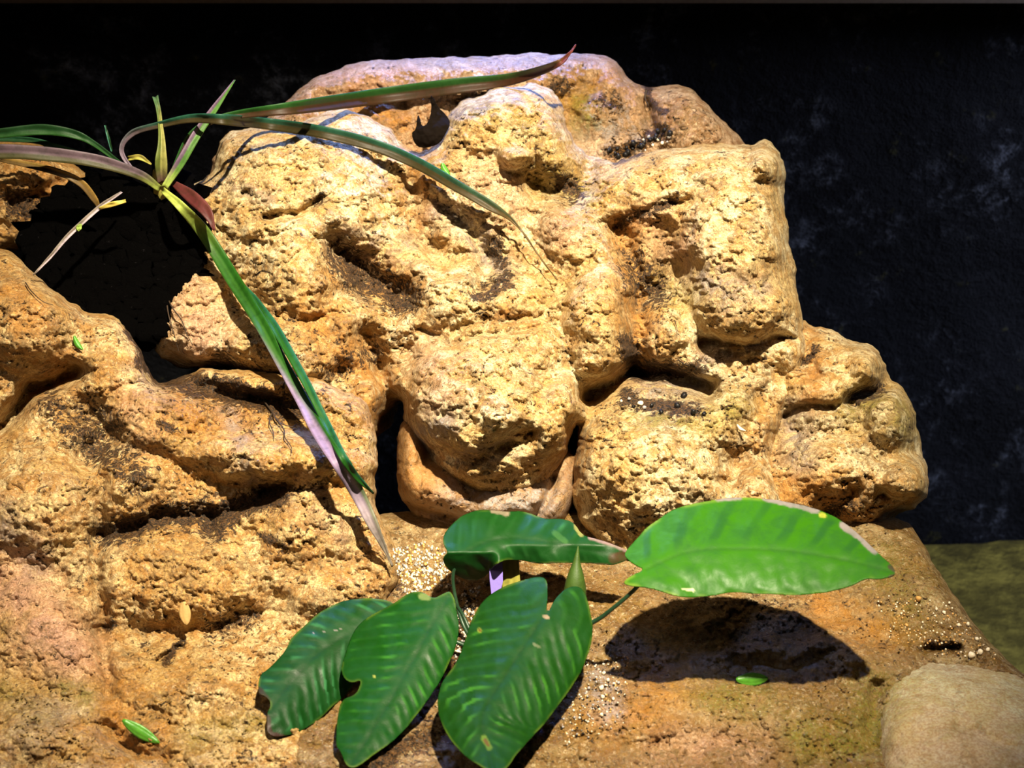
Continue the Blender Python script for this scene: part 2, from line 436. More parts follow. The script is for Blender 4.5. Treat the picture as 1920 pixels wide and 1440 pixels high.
# --- dim orange rock behind the grass plant
rock('boulder', [(-160, 275), (-60, 262), (0, 256), (60, 262), (112, 290), (165, 325), (185, 365), (170, 410), (110, 440), (40, 470), (-160, 500)],
     lambda x, y: 0.792 - (y - 260) * 0.0001, [(40, 340, 120, 90, 10, 24, 2)], [([(20, 380), (80, 370), (110, 340)], 16, 9)],
     M_ROCK_ORANGE, 5, 'dim orange boulder at the left, under the arching grass blades', rough=4, R=30, T=25,
     paints=[('rust_bounce', [(0, 300), (150, 400)], 70, .9), ('soil', [(30, 380), (80, 400), (150, 420)], 26, .9)])

# --- main outcrop
def base_main(x, y): return 0.800 - (y - 200) * 0.00013
MAIN = [(404, 300), (410, 268), (432, 243), (480, 238), (530, 238), (600, 216), (650, 206), (690, 222), (735, 240), (752, 272),
        (790, 292), (822, 268), (838, 222), (850, 195), (900, 176), (990, 152), (1030, 165), (1052, 185), (1060, 230), (1078, 268),
        (1120, 300), (1160, 302), (1250, 278), (1340, 266), (1400, 274), (1430, 262), (1455, 270), (1468, 295), (1473, 340),
        (1470, 400), (1483, 450), (1490, 520), (1498, 580), (1514, 640), (1505, 700), (1475, 760), (1460, 820), (1450, 900),
        (1500, 960), (1480, 1030), (1350, 1075), (1200, 1075), (1100, 1010), (1072, 940), (1076, 860), (1086, 780),
        (1070, 840), (1036, 905), (970, 946), (880, 938), (806, 880), (766, 805), (752, 755), (740, 752), (716, 775), (695, 840), (650, 815),
        (610, 768), (545, 728), (460, 700), (390, 684), (318, 694), (275, 640), (285, 580), (305, 522), (332, 470), (334, 410), (345, 345), (398, 335)]
rock('rock_outcrop', MAIN, base_main,
     [(560, 380, 190, 180, 0, 40, 3.0), (560, 500, 110, 150, 10, 52, 2.2), (370, 590, 100, 130, 0, 24, 2.2), (520, 655, 150, 90, 8, 40, 2.6),
      (640, 620, 80, 120, -20, 24, 2),
      (935, 235, 130, 95, -8, 34, 2.4), (965, 288, 42, 40, 0, 47, 2), (890, 360, 110, 160, -25, 24, 2.2), (1020, 270, 60, 100, 0, 30, 2),
      (1055, 425, 65, 75, 0, 30, 2), (1125, 600, 85, 165, 4, 50, 2.4), (1090, 470, 80, 90, 0, 26, 2), (905, 755, 168, 172, -8, 62, 2.6),
      (930, 780, 90, 80, 0, 74, 2), (1030, 780, 80, 120, 20, 50, 2.4), (850, 560, 150, 95, 12, 32, 2.2), (960, 560, 120, 80, 0, 34, 2.2),
      (1370, 440, 125, 190, -6, 54, 2.6), (1405, 470, 80, 150, 0, 60, 2), (1430, 310, 60, 50, 0, 40, 2.2), (1260, 350, 160, 100, -6, 32, 2.2),
      (1385, 565, 125, 110, 0, 54, 2.4), (960, 660, 140, 90, 0, 44, 2.2), (1240, 620, 110, 80, 0, 26, 2), (1300, 700, 150, 55, -4, 18, 2.2), (1230, 880, 190, 150, 15, 50, 2.4), (1340, 800, 140, 110, -10, 36, 2.2),
      (1200, 480, 60, 90, 0, 18, 2), (1400, 930, 120, 90, 0, 30, 2.2), (700, 720, 60, 100, 0, 14, 2)],
     [([(630, 470), (690, 525), (755, 555)], 32, 17), ([(830, 400), (880, 430), (930, 500), (900, 540)], 18, 8),
      ([(330, 690), (420, 715), (560, 745)], 20, 22), ([(1010, 350), (1060, 360), (1105, 325)], 28, 14),
      ([(1165, 430), (1185, 520), (1195, 620), (1190, 690)], 28, 15), ([(1095, 748), (1190, 702), (1260, 700), (1330, 735)], 20, 30),
      ([(690, 640), (735, 750), (722, 860)], 24, 22), ([(790, 618), (840, 645), (880, 630), (1010, 618)], 6, 5),
      ([(1200, 395), (1290, 370)], 12, 5), ([(1310, 642), (1400, 644), (1490, 638)], 9, 8), ([(770, 330), (770, 420), (840, 490)], 20, 10),
      ([(500, 405), (560, 402), (598, 370)], 9, 8), ([(1230, 560), (1260, 500)], 34, 12), ([(800, 850), (900, 862), (990, 820)], 18, 12),
      ([(1460, 700), (1400, 800), (1370, 900)], 24, 12), ([(640, 700), (700, 690), (760, 650)], 22, 8), ([(1090, 250), (1100, 300)], 20, 10)],
     M_ROCK, 2, 'large pale tan rock outcrop full of bulges, centre of the picture', R=42, T=34, amp=(6.0, 2.8, 1.0), cat='rock', bias=10.0,
     paints=[('soil', [(420, 690), (480, 720), (560, 742)], 30, .9), ('soil', [(350, 700), (400, 715)], 22, .7), ('rust_bounce', [(650, 500), (740, 540)], 55, .8),  # soil strokes along the overhang also paint in its shade
             ('rust_bounce', [(600, 600), (690, 700), (700, 820)], 60, .9), ('soil', [(670, 500), (700, 540)], 30, .45),
             ('grey', [(830, 395), (900, 440), (940, 500)], 30, .9), ('soil', [(1050, 340), (1080, 360)], 24, .75), ('green', [(1010, 330), (1090, 370)], 36, .8),
             ('rust_bounce', [(1175, 420), (1190, 560), (1200, 680)], 45, .9), ('green', [(1240, 520), (1280, 560)], 40, .6), ('grey', [(1290, 500), (1380, 540)], 34, .7),
             ('grey', [(1210, 740), (1300, 720), (1330, 690)], 36, .8), ('soil', [(1170, 745), (1230, 760), (1310, 770)], 16, 1.0),
             ('soil', [(1190, 700), (1270, 700)], 14, .8), ('green', [(1200, 780), (1330, 790), (1380, 760)], 34, .8),
             ('pink', [(900, 320), (960, 400)], 50, .5), ('pink', [(350, 560), (380, 640)], 60, .8), ('pink', [(800, 660), (820, 740)], 40, .5), ('pink', [(1050, 430)], 50, .7),
             ('pink', [(1230, 420), (1260, 460)], 50, .7), ('grey', [(780, 820), (830, 790)], 36, 1.0), ('grey', [(780, 225), (860, 215), (970, 190)], 9, .9),  # last grey stroke paints the long blade's cast shadow; nose grey partly shade
             ('grey', [(860, 850), (960, 840)], 22, .7), ('grey', [(430, 350), (500, 370)], 14, .6), ('soil', [(590, 385), (600, 370)], 8, .8),  # first grey stroke paints shade under the nose
             ('rust_bounce', [(1080, 830), (1070, 900)], 30, .9), ('green', [(880, 190), (1000, 250)], 20, .5), ('soil', [(1150, 300), (1200, 285)], 9, 1.0),
             ('rust_bounce', [(780, 300), (800, 420)], 40, .8), ('rust_bounce', [(1440, 760), (1400, 900)], 40, .6), ('soil', [(640, 480), (700, 540), (760, 560)], 34, .75), ('soil', [(1190, 500), (1230, 560)], 36, .6), ('soil', [(1180, 640), (1190, 690), (1300, 690)], 18, .8), ('soil', [(930, 450), (950, 520), (900, 560)], 18, .7), ('grey', [(1300, 490), (1360, 560), (1420, 540)], 26, .8), ('soil', [(610, 700), (700, 660)], 24, .5), ('soil', [(1260, 380), (1160, 420)], 12, .7), ('grey', [(640, 440), (760, 470)], 30, .6), ('rust_bounce', [(930, 590), (1000, 600)], 20, .8),  # soil strokes in undersides, hollows and clefts partly paint their shade
             ('wet', [(540, 700), (700, 800)], 50, .6)])

# --- right rear boulder
rock('boulder', [(1440, 590), (1500, 600), (1560, 620), (1600, 640), (1630, 642), (1656, 672), (1665, 708), (1700, 728), (1722, 790), (1725, 850), (1740, 885),
                 (1746, 925), (1722, 945), (1712, 958), (1690, 962), (1640, 1000), (1500, 1060), (1350, 1040), (1340, 800), (1400, 640)],
     lambda x, y: 0.765 - (y - 600) * 0.00012,
     [(1560, 740, 110, 120, 30, 34, 2.4), (1620, 690, 50, 60, 20, 42, 2), (1660, 790, 66, 90, 0, 40, 2.4), (1570, 880, 150, 100, 10, 44, 2.4),
      (1690, 900, 60, 60, 0, 44, 2.2), (1480, 920, 120, 90, 0, 30, 2.2)],
     [([(1590, 750), (1660, 725)], 12, 14), ([(1470, 780), (1510, 762), (1600, 765)], 9, 9), ([(1540, 970), (1600, 920)], 20, 12),
      ([(1510, 670), (1520, 700)], 14, 6), ([(1660, 930), (1700, 935)], 12, 8)],
     M_ROCK, 3, 'tan craggy boulder at the right edge, behind the outcrop and above the big leaf', R=34, T=30, amp=(4.5, 2.6, .9),
     paints=[('rust_bounce', [(1510, 640), (1530, 720)], 40, .9), ('grey', [(1490, 780), (1500, 850)], 34, .8), ('green', [(1600, 760), (1680, 770), (1700, 800)], 40, .8),
             ('soil', [(1500, 680), (1530, 660)], 12, .8), ('soil', [(1600, 745), (1655, 728)], 12, .7), ('rust_bounce', [(1440, 900), (1620, 960)], 60, .9),
             ('soil', [(1560, 960), (1600, 940)], 18, .6)])

# --- rock tucked below the nose of the outcrop
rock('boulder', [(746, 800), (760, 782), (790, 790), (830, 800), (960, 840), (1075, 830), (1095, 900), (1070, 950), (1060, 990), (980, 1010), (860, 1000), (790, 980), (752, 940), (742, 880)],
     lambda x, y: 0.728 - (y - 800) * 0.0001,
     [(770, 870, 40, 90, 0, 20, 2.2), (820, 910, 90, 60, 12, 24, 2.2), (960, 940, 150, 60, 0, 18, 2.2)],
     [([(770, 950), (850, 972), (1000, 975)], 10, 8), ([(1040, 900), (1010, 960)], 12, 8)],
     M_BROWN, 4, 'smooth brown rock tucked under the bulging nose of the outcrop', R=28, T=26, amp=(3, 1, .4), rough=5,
     paints=[('rust_bounce', [(760, 880), (850, 930)], 50, .5), ('grey', [(880, 950), (1000, 940)], 60, .9), ('soil', [(860, 850), (1000, 880)], 30, .5)])

# --- left mass
def base_left(x, y):
    return np.where(y < 1180, 0.712 - (y - 560) * 0.000104, np.minimum(plane_d(y, GDROP) + 0.006, 0.712 - (y - 560) * 0.000104)) 
rock('rock_bank', [(-460, 440), (0, 452), (50, 498), (100, 545), (150, 580), (205, 592), (238, 612), (262, 660), (292, 722), (340, 700), (420, 690), (560, 700), (660, 735), (700, 775), (712, 850), (698, 930),
                   (722, 990), (752, 1045), (745, 1110), (690, 1160), (640, 1230), (600, 1330), (560, 1460), (540, 1900), (-460, 1900)],
     base_left,
     [(40, 600, 135, 115, 10, 40, 2.4), (190, 690, 90, 110, 0, 20, 2), (60, 940, 150, 130, -10, 34, 2.4), (510, 860, 220, 66, 6, 42, 2.4), (300, 790, 130, 90, 20, 28, 2.2),
      (570, 980, 130, 110, 0, 26, 2.4), (350, 1080, 220, 110, 0, 26, 2.6), (80, 1180, 170, 110, 10, 26, 2.4), (360, 1290, 190, 60, 0, 18, 2.4), (90, 1370, 130, 70, 0, 16, 2.4),
      (600, 1110, 110, 70, -20, 24, 2.2), (230, 900, 120, 90, 0, 26, 2.2), (380, 1400, 190, 50, 5, 10, 2)],
     [([(180, 1010), (320, 965), (430, 960), (520, 915), (550, 880)], 16, 7), ([(300, 705), (430, 738), (570, 765)], 20, 14), ([(0, 800), (60, 730), (140, 700)], 20, 22), ([(150, 760), (200, 800), (160, 860)], 26, 10),
      ([(190, 1180), (300, 1195), (400, 1190), (520, 1130)], 30, 7), ([(390, 1000), (400, 970)], 18, 10), ([(300, 1240), (340, 1210)], 6, 5),
      ([(190, 900), (180, 1100), (200, 1300)], 14, 8), ([(200, 1360), (240, 1400), (310, 1420)], 14, 7)],
     M_ROCK_ORANGE, 6, 'broad orange-brown rock bank filling the left side below the pit', bias=9.0, depth_back=0.36, R=30, T=30, amp=(5, 2.2, .8),
     paints=[('soil', [(310, 710), (430, 738), (570, 768)], 26, 1.0), ('soil', [(100, 760), (220, 860), (260, 900)], 40, .55), ('grey', [(260, 700), (300, 760)], 24, .6), ('soil', [(200, 1005), (320, 965), (430, 965), (520, 925)], 24, .95), ('soil', [(385, 960), (400, 1000)], 22, 1.0), ('soil', [(180, 770), (200, 800)], 30, .6),  # first soil stroke also paints shade into the crevice below the outcrop
             ('soil', [(310, 800), (320, 805)], 12, 1.0), ('soil', [(250, 880), (265, 890)], 16, .8), ('rust_bounce', [(320, 760), (450, 790)], 50, 1.0),
             ('grey', [(430, 770), (460, 860), (480, 900)], 20, .7), ('soil', [(200, 1180), (215, 1170)], 12, .9), ('grey', [(0, 980), (60, 1060)], 40, .7),
             ('pink', [(0, 1100), (60, 1150), (120, 1220)], 70, 1.0), ('soil', [(400, 1180), (470, 1160)], 28, .5), ('rust_bounce', [(180, 1240), (240, 1380), (300, 1400)], 44, 1.0),
             ('green', [(120, 1290), (160, 1310)], 34, .9), ('green', [(360, 1380), (500, 1350)], 34, .6), ('soil', [(300, 1240), (345, 1205)], 6, .9),
             ('soil', [(490, 1010), (530, 1020)], 10, .8), ('soil', [(245, 610), (262, 660), (285, 712)], 10, 1.0), ('pink', [(240, 760), (280, 820)], 40, .6),
             ('wet', [(200, 760), (600, 850)], 90, .7), ('wet', [(180, 1250), (500, 1420)], 90, .8), ('grey', [(30, 1400), (100, 1350)], 30, .4),
             ('grey', [(560, 920), (640, 1000)], 30, .35), ('rust_bounce', [(20, 560), (100, 700)], 60, .6), ('green', [(0, 1300), (80, 1330)], 40, .6)])

# --- ledge at the bottom
rock('rock_ledge', [(560, 1000), (700, 960), (1100, 940), (1500, 950), (1690, 968), (1722, 1003), (1745, 1045), (1765, 1080), (1800, 1130), (1850, 1200), (1900, 1250), (2000, 1330), (2120, 1420), (2200, 1900),
                    (400, 1900), (480, 1250)],
     lambda x, y: plane_d(y, GDROP),
     [(1700, 1090, 160, 90, 50, 8, 2), (1250, 1330, 220, 70, 0, 9, 2), (1500, 1340, 160, 80, 0, 8, 2), (700, 1420, 160, 80, 0, 8, 2), (1560, 1230, 200, 50, 0, 6, 2)],
     [([(1560, 1230), (1480, 1250), (1380, 1240)], 14, 5), ([(1640, 1290), (1640, 1400)], 16, 5), ([(1740, 1215), (1800, 1215)], 8, 6)],
     M_LEDGE, 8, 'wet brown rock ledge in front, where the broad-leaved plant grows', R=26, T=20, amp=(3, 1.6, .7), rough=5, depth_back=0.40, cat='ledge',
     paints=[('grey', [(1200, 1210), (1300, 1230), (1400, 1245), (1520, 1240)], 24, .9), ('soil', [(1740, 1210), (1790, 1215)], 10, 1.0), ('soil', [(1260, 1140), (1520, 1135)], 14, .3),  # grey and faint soil strokes paint the bright leaf's cast shadow
             ('green', [(1500, 1380), (1620, 1400), (1640, 1300)], 50, .8), ('grey', [(1120, 1280), (1150, 1340)], 30, .8), ('soil', [(850, 1160), (880, 1210), (840, 1260)], 30, .7),
             ('rust_bounce', [(1550, 1140), (1650, 1180)], 50, .8), ('green', [(1640, 1060), (1700, 1120)], 60, .5), ('rust_bounce', [(1150, 1350), (1250, 1300)], 60, .7), ('soil', [(740, 1100), (700, 1080)], 20, .5),
             ('pink', [(1250, 1420), (1400, 1400)], 60, .5), ('wet', [(900, 1300), (1600, 1400)], 110, 1.0), ('wet', [(1700, 1180), (1850, 1220)], 50, .8),
             ('soil', [(700, 1440), (800, 1380)], 26, .7), ('green', [(1320, 1300), (1420, 1330)], 50, .6)])

# --- pale smooth stone bottom right
rock('smooth_stone', [(1650, 1300), (1668, 1252), (1720, 1230), (1790, 1230), (1900, 1258), (2060, 1330), (2160, 1450), (2160, 1680), (1660, 1680), (1640, 1400)],
     lambda x, y: plane_d(y, GDROP) - 0.004, [(1860, 1400, 270, 200, 20, 16, 2.6)], [([(1800, 1360), (1900, 1400)], 12, 2)],
     M_PALE, 9, 'smooth pale stone at the lower right corner', R=60, T=22, amp=(2, .5, .2), rough=4, depth_back=0.03, cat='stone', crust=0.15,
     paints=[('green', [(1700, 1250), (1660, 1380)], 60, .5), ('pink', [(1700, 1400), (1850, 1420)], 70, .3), ('soil', [(1835, 1360), (1845, 1375)], 8, .9), ('grey', [(1680, 1250), (1800, 1250)], 24, .5)])

# --- soil in the pit where the grass grows, near-black to paint in the hole's darkness
def soil_bed():
    g = grid_patch([(60, 400), (160, 350), (260, 330), (330, 330), (380, 380), (390, 520), (330, 640), (220, 640), (120, 590), (40, 500)], 6, 8, 30)
    x, y = g['x'], g['y']
    d = 0.765 - (y - 330) * 0.00009 - 0.012 * np.exp(-(((x - 300) / 90) ** 2 + ((y - 370) / 60) ** 2)) - 0.004 * fbm(x, y, 30, 4, 31)
    V = at(x, y, d); org = V.mean(0); org[2] = V[:, 2].min()
    o = link('soil_bed', new_mesh('soil_bed', V - org, g['F']), M_SOIL, loc=org)
    md = o.modifiers.new('thick', 'SOLIDIFY'); md.thickness = 0.02; md.offset = 0
    tag(o, 'black soil filling the pit between the rocks under the grass plant', 'soil', kind='stuff')
soil_bed()

# ------------------------------------------------------------------ ribbons (grass blades) and tubes
def path3(pts):
    """pts rows: px, py, width px, depth; returns sampled world points, widths, params"""
    P = spline(pts, 8); W = at(P[:, 0], P[:, 1], P[:, 3]); wd = np.maximum(P[:, 2], 0.8) * P[:, 3] / FPX
    return W, wd, np.linspace(0, 1, len(P))
def ribbon(name, pts, parent, ca, cb, tip=None, fold=0.35, roll=0.0, base=None, turn=None):
    W, wd, t = path3(pts)
    T = np.gradient(W, axis=0); T /= np.linalg.norm(T, axis=1)[:, None]
    V = []; CLR = []; m = 7
    vs_ = np.linspace(-1, 1, m)
    for i in range(len(W)):
        view = W[i] - CAM; view /= np.linalg.norm(view)
        S = np.cross(T[i], view); S /= np.linalg.norm(S) + 1e-9
        Nn = np.cross(S, T[i])
        if Nn @ view > 0: Nn = -Nn
        S2 = S * math.cos(roll) + Nn * math.sin(roll)
        N2 = Nn * math.cos(roll) - S * math.sin(roll)
        for v in vs_:
            V.append(W[i] + S2 * v * wd[i] / 2 - N2 * (1 - abs(v)) * fold * wd[i] * 0.5 + N2 * 0.0003 * math.sin(i * .7 + v * 2))
            c = np.array(ca if v > 0.02 else cb, float)
            if turn is not None and v < 0.45: c = c + (np.array(turn) - c) * float(sstep(0.42, 0.58, t[i] - 0.12 * v))
            if tip is not None: c = c + (np.array(tip) - c) * float(sstep(0.62, 0.95, t[i]))
            if base is not None: c = c + (np.array(base) - c) * float(1 - sstep(0.0, 0.22, t[i]))
            CLR.append(c * (0.9 + 0.2 * (int((v + 1) * 3.5) % 2)))
    V = np.array(V); k = np.arange(len(V)).reshape(len(W), m)
    F = np.stack([k[:-1, :-1], k[:-1, 1:], k[1:, 1:], k[1:, :-1]], -1).reshape(-1, 4)
    org = np.array(parent.location) if parent else V[0].copy()
    me = new_mesh(name, V - org, F); add_col(me, 'tint', np.array(CLR))
    o = link(name, me, M_BLADE, parent, None if parent else org)
    md = o.modifiers.new('thick', 'SOLIDIFY'); md.thickness = 0.0005; md.offset = 0
    return o
def tube(name, pts, mat, parent=None, sides=7):
    W, wd, t = path3(pts)
    T = np.gradient(W, axis=0); T /= np.linalg.norm(T, axis=1)[:, None]
    V = []
    for i in range(len(W)):
        a = np.cross(T[i], [0.3, 0.2, 0.93]); a /= np.linalg.norm(a); b = np.cross(T[i], a)
        for j in range(sides):
            q = 2 * math.pi * j / sides
            V.append(W[i] + (a * math.cos(q) + b * math.sin(q)) * wd[i] / 2)
    V = np.array(V); k = np.arange(len(V)).reshape(len(W), sides); kr = np.roll(k, -1, 1)
    F = np.stack([k[:-1], kr[:-1], kr[1:], k[1:]], -1).reshape(-1, 4)
    org = np.array(parent.location) if parent else V[0].copy()
    return link(name, new_mesh(name, V - org, F), mat, parent, None if parent else org)
def over(pts, off=0.010, rad=14):
    """px, py, w, extra -> adds depth just in front of the rock surface"""
    out = []
    for p in pts:
        px, py, wd = p[:3]; o = p[3] if len(p) > 3 else off
        out.append((px, py, wd, surf(px, py, rad) - o))
    return out

GREEN = (0.012, 0.052, 0.009); DGREEN = (0.008, 0.035, 0.009); LAV = (0.11, 0.07, 0.11); MAR = (0.08, 0.02, 0.018); BRN = (0.03, 0.013, 0.005)
YEL = (0.42, 0.40, 0.08); TEAL = (0.05, 0.17, 0.12)
CR = (303, 352, 0.728)
crown = at(CR[0], CR[1], CR[2] + 0.012)
gp = empty('grass_plant', tuple(crown), 'narrow-leaved grassy plant with long arching green and purple blades, rooted in the dark pit', 'plant')
def bl(pts, ca, cb, label=None, **k):
    o = ribbon('blade', pts, gp, ca, cb, **k)
    if label: o['label'] = label
    return o
D0 = CR[2]
b1 = [(318, 335, 8, D0 + .01), (355, 255, 9, .735), (400, 226, 11, .735), (450, 214, 15, .735), (560, 201, 24, .738)] + over([(700, 182, 29, .012), (850, 162, 29, .012), (960, 148, 22, .014)]) + [(1040, 122, 13, .755), (1066, 102, 6, .76), (1080, 84, 1.5, .765)]
bl(b1, GREEN, BRN, 'long blade arching right to a reddish tip', tip=(0.10, 0.022, 0.018), fold=.5)
b2 = [(262, 335, 7, D0 + .008), (228, 285, 8, .735), (248, 250, 11, .73), (300, 234, 12, .725), (360, 222, 16, .72), (430, 225, 20, .715)] + over([(500, 232, 21, .012), (600, 247, 23, .010), (700, 272, 23, .010), (780, 305, 22, .016), (850, 345, 21, .015), (920, 386, 18, .010), (958, 411, 7, .010), (985, 442, 3, .012), (1012, 482, 2, .01), (1045, 525, 1.6, .008)])
bl(b2, (0.012, 0.055, 0.032), (0.028, 0.02, 0.007), 'blade bending right and down to a thread-like tip', tip=(0.10, 0.06, 0.02), fold=.5, base=(0.18, 0.13, 0.18))
bl([(308, 352, 12, D0), (340, 302, 17, D0 - .004), (370, 250, 17, D0 - .002), (402, 204, 13, D0 + .006), (440, 150, 3, D0 + .02)], LAV, (0.05, 0.12, 0.02), 'upright blade, purple on one half', base=(0.30, 0.38, 0.08))
bl([(304, 345, 16, D0 + .002), (302, 305, 22, D0 - .006), (303, 262, 12, D0 - .006), (298, 212, 8, D0), (291, 180, 11, D0 + .004)], (0.08, 0.10, 0.02), (0.22, 0.21, 0.06), 'short upright yellow-green blade', base=(0.10, 0.05, 0.05), fold=.7, tip=(0.05, 0.10, 0.04))
bl([(300, 354, 12, D0 - .002), (262, 328, 18, D0 - .012), (190, 304, 24, D0 - .02), (100, 290, 26, D0 - .026), (0, 284, 27, D0 - .03), (-90, 292, 27, D0 - .03)], (0.04, 0.035, 0.012), (0.09, 0.06, 0.075), 'broad purplish blade running left', base=(0.20, 0.24, 0.05))
bl([(250, 325, 6, D0 + .012), (180, 272, 10, D0), (140, 252, 16, D0 - .004), (80, 243, 20, D0 - .006), (0, 250, 18, D0 - .008), (-90, 262, 16, D0 - .008)], GREEN, DGREEN, 'green blade running left above the purplish one')
bl([(250, 330, 5, D0 + .015), (170, 295, 9, D0 + .008), (110, 276, 10, D0 + .006), (50, 262, 10, D0 + .006), (-60, 262, 8, D0 + .006)], DGREEN, (0.01, 0.05, 0.02))
b8 = [(305, 356, 11, D0 - .004), (340, 388, 18, D0 - .016)] + over([(385, 440, 25, .018), (436, 522, 27, .016), (488, 605, 25, .018), (534, 690, 23, .024), (568, 752, 25, .028), (600, 812, 28, .024), (634, 864, 28, .024), (671, 926, 26, .022), (700, 985, 20, .018), (722, 1030, 8, .008), (736, 1062, 3, .003)])
bl(b8, (0.010, 0.055, 0.004), (0.018, 0.068, 0.007), 'longest blade reaching down to the ledge, pale purple underside showing', base=(0.35, 0.40, 0.08), tip=(0.20, 0.17, 0.14), fold=.4, turn=(0.19, 0.135, 0.23))
b8b = over([(452, 530, 5, .017), (482, 566, 12, .019), (520, 622, 17, .021), (574, 718, 15, .028), (611, 793, 15, .028), (641, 853, 15, .026), (668, 893, 12, .026), (700, 925, 3, .024)])
bl(b8b, (0.012, 0.075, 0.035), (0.010, 0.06, 0.006), 'thin green blade running beside the longest one')
bl([(318, 338, 8, D0 + .006), (358, 368, 24, D0 - .006), (388, 398, 20, D0 - .012), (402, 432, 4, D0 - .012)], MAR, (0.06, 0.012, 0.012), 'dark maroon blade behind the longest one', fold=.3)
bl([(0, 298, 10, D0 - .012), (100, 320, 13, D0 - .014), (150, 342, 14, D0 - .012), (176, 372, 12, D0 - .006), (188, 394, 4, D0)], (0.20, 0.12, 0.03), (0.10, 0.06, 0.02), 'tan withered blade at the left')
bl([(284, 308, 3, D0 - .004), (262, 295, 10, D0 - .006), (240, 297, 8, D0 - .004)], (0.30, 0.28, 0.05), (0.18, 0.15, 0.03))
bl([(210, 285, 3, D0 + .01), (203, 258, 5, D0 + .006), (197, 235, 2, D0 + .006)], TEAL, DGREEN)
def crown_mesh():
    vs, fs = [], []
    n, m = 12, 7
    for i in range(m + 1):
        t = i / m; r = 0.0055 * (1 - 0.45 * t) * math.sin(min(1, 0.35 + t) * math.pi / 2)
        for j in range(n):
            a = 2 * math.pi * j / n; rr = r * (1 + 0.18 * math.cos(5 * a + t * 4))
            vs.append((rr * math.cos(a), rr * math.sin(a), -0.008 + 0.018 * t))
    for i in range(m):
        for j in range(n):
            fs.append((i * n + j, i * n + (j + 1) % n, (i + 1) * n + (j + 1) % n, (i + 1) * n + j))
    return link('crown', new_mesh('crown', np.array(vs), fs), M_OLIVE, gp)
crown_mesh()

# dry stem resting across the left rocks
st0 = at(226, 362, .72)
ds = empty('dry_stem', tuple(st0), 'thin grey-purple dry stem lying across the pit at the left', 'stem')
ribbon('stalk', [(228, 360, 4, .722), (186, 389, 8, .712), (130, 440, 8, .702), (92, 484, 6, .698), (62, 516, 2, .695)], ds, (0.30, 0.24, 0.27), (0.15, 0.12, 0.10))
ribbon('leaflet', [(186, 391, 4, .711), (210, 383, 9, .707), (236, 377, 5, .708)], ds, (0.50, 0.40, 0.08), (0.40, 0.30, 0.06))
ribbon('leaflet', [(152, 420, 4, .704), (148, 427, 10, .703), (146, 433, 3, .703)], ds, (0.20, 0.28, 0.05), (0.20, 0.28, 0.05))

# ------------------------------------------------------------------ broad-leaved plant
crownB = at(905, 1225, surf(905, 1225) - .002)
bp = empty('broad_leaved_plant', tuple(crownB), 'low plant with large glossy ribbed green leaves growing on the ledge', 'plant')
def leaf(outline, mid, plane, arch, pleat, spacing, sweep, lam, vein, label, dark_side=None, strokes=(), edge=(0.10, 0.16, 0.015), step=2.6, curl=0.0, edge_w=5, veinw=0.85, bend=None):
    """outline and midrib in px; plane: three (px,py,depth) anchors; arch mm down at the margin"""
    g = grid_patch(outline, step, 1.5, len(outline), 2)
    x, y, s = g['x'], g['y'], g['s']
    A = np.array([[a, b, 1] for a, b, c in plane], float); c = np.linalg.solve(A, np.array([p[2] for p in plane]))
    d = c[0] * x + c[1] * y + c[2]
    mid_s = spline(np.array(mid, float), 6)
    dist, arc, side, L = seg_dist([tuple(p) for p in mid_s], x, y)
    a = dist
    phase = (arc - sweep * a - 0.0016 * a * a * sweep + 6 * fbm(x, y, 60, 2, 9)) / spacing
    env = sstep(4, 30, a) * sstep(0, 14, s)
    wave = np.cos(2 * math.pi * phase)
    # arch: margins drop, midrib slightly sunk
    d = d + arch * 1e-3 * (a / 80.0) ** 2 + 0.0003 * np.exp(-(a / 6) ** 2) - pleat * 1e-3 * wave * env
    d = d + curl * 1e-3 * (arc / L) ** 3 + 0.0012 * fbm(x, y, 70, 3, 3)
    if bend: d = d + bend(x, y)
    V = at(x, y, d); org = np.array(bp.location)
    colr = np.tile(np.array(lam, float), (len(x), 1))
    vm = (veinw * sstep(0.35, 0.98, wave) * env * ((0.12 + 0.88 * sstep(-.1, .35, fbm(x, y, 75, 3, 5))) if veinw < 0.9 else (0.25 + 0.75 * (side < 0)) * (0.5 + 0.5 * sstep(-.3, .3, fbm(x, y, 110, 2, 5)))))[:, None]  # high veinw: bands painted as pleat shade, strongest on one side
    colr = colr * (1 - vm) + np.array(vein) * vm
    mr = np.exp(-(a / 3.0) ** 2)[:, None] * 0.4; colr = colr * (1 - mr) + np.array(lam) * 0.5 * mr
    em = ((1 - sstep(0, edge_w, s)) * 0.6 * sstep(-.1, .3, fbm(x, y, 50, 2, 8)))[:, None]; colr = colr * (1 - em) + np.array(edge) * em
    for pts, wd, cc in strokes:
        dd = seg_dist(pts if len(pts) > 1 else [pts[0], (pts[0][0] + 1, pts[0][1])], x, y)[0] + 3 * fbm(x, y, 14, 3, 6)
        m = (1 - sstep(wd * .6, wd * 1.05, dd))[:, None]; colr = colr * (1 - m) + np.array(cc) * m
    me = new_mesh('leaf', V - org, g['F']); add_col(me, 'tint', colr)
    o = link('leaf', me, M_LEAF, bp); o['label'] = label
    md = o.modifiers.new('thick', 'SOLIDIFY'); md.thickness = 0.0006; md.offset = -1
    return o
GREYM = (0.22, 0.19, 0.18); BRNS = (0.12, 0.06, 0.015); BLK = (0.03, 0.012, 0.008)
DK = (0.003, 0.032, 0.003); VN = (0.02, 0.11, 0.012)
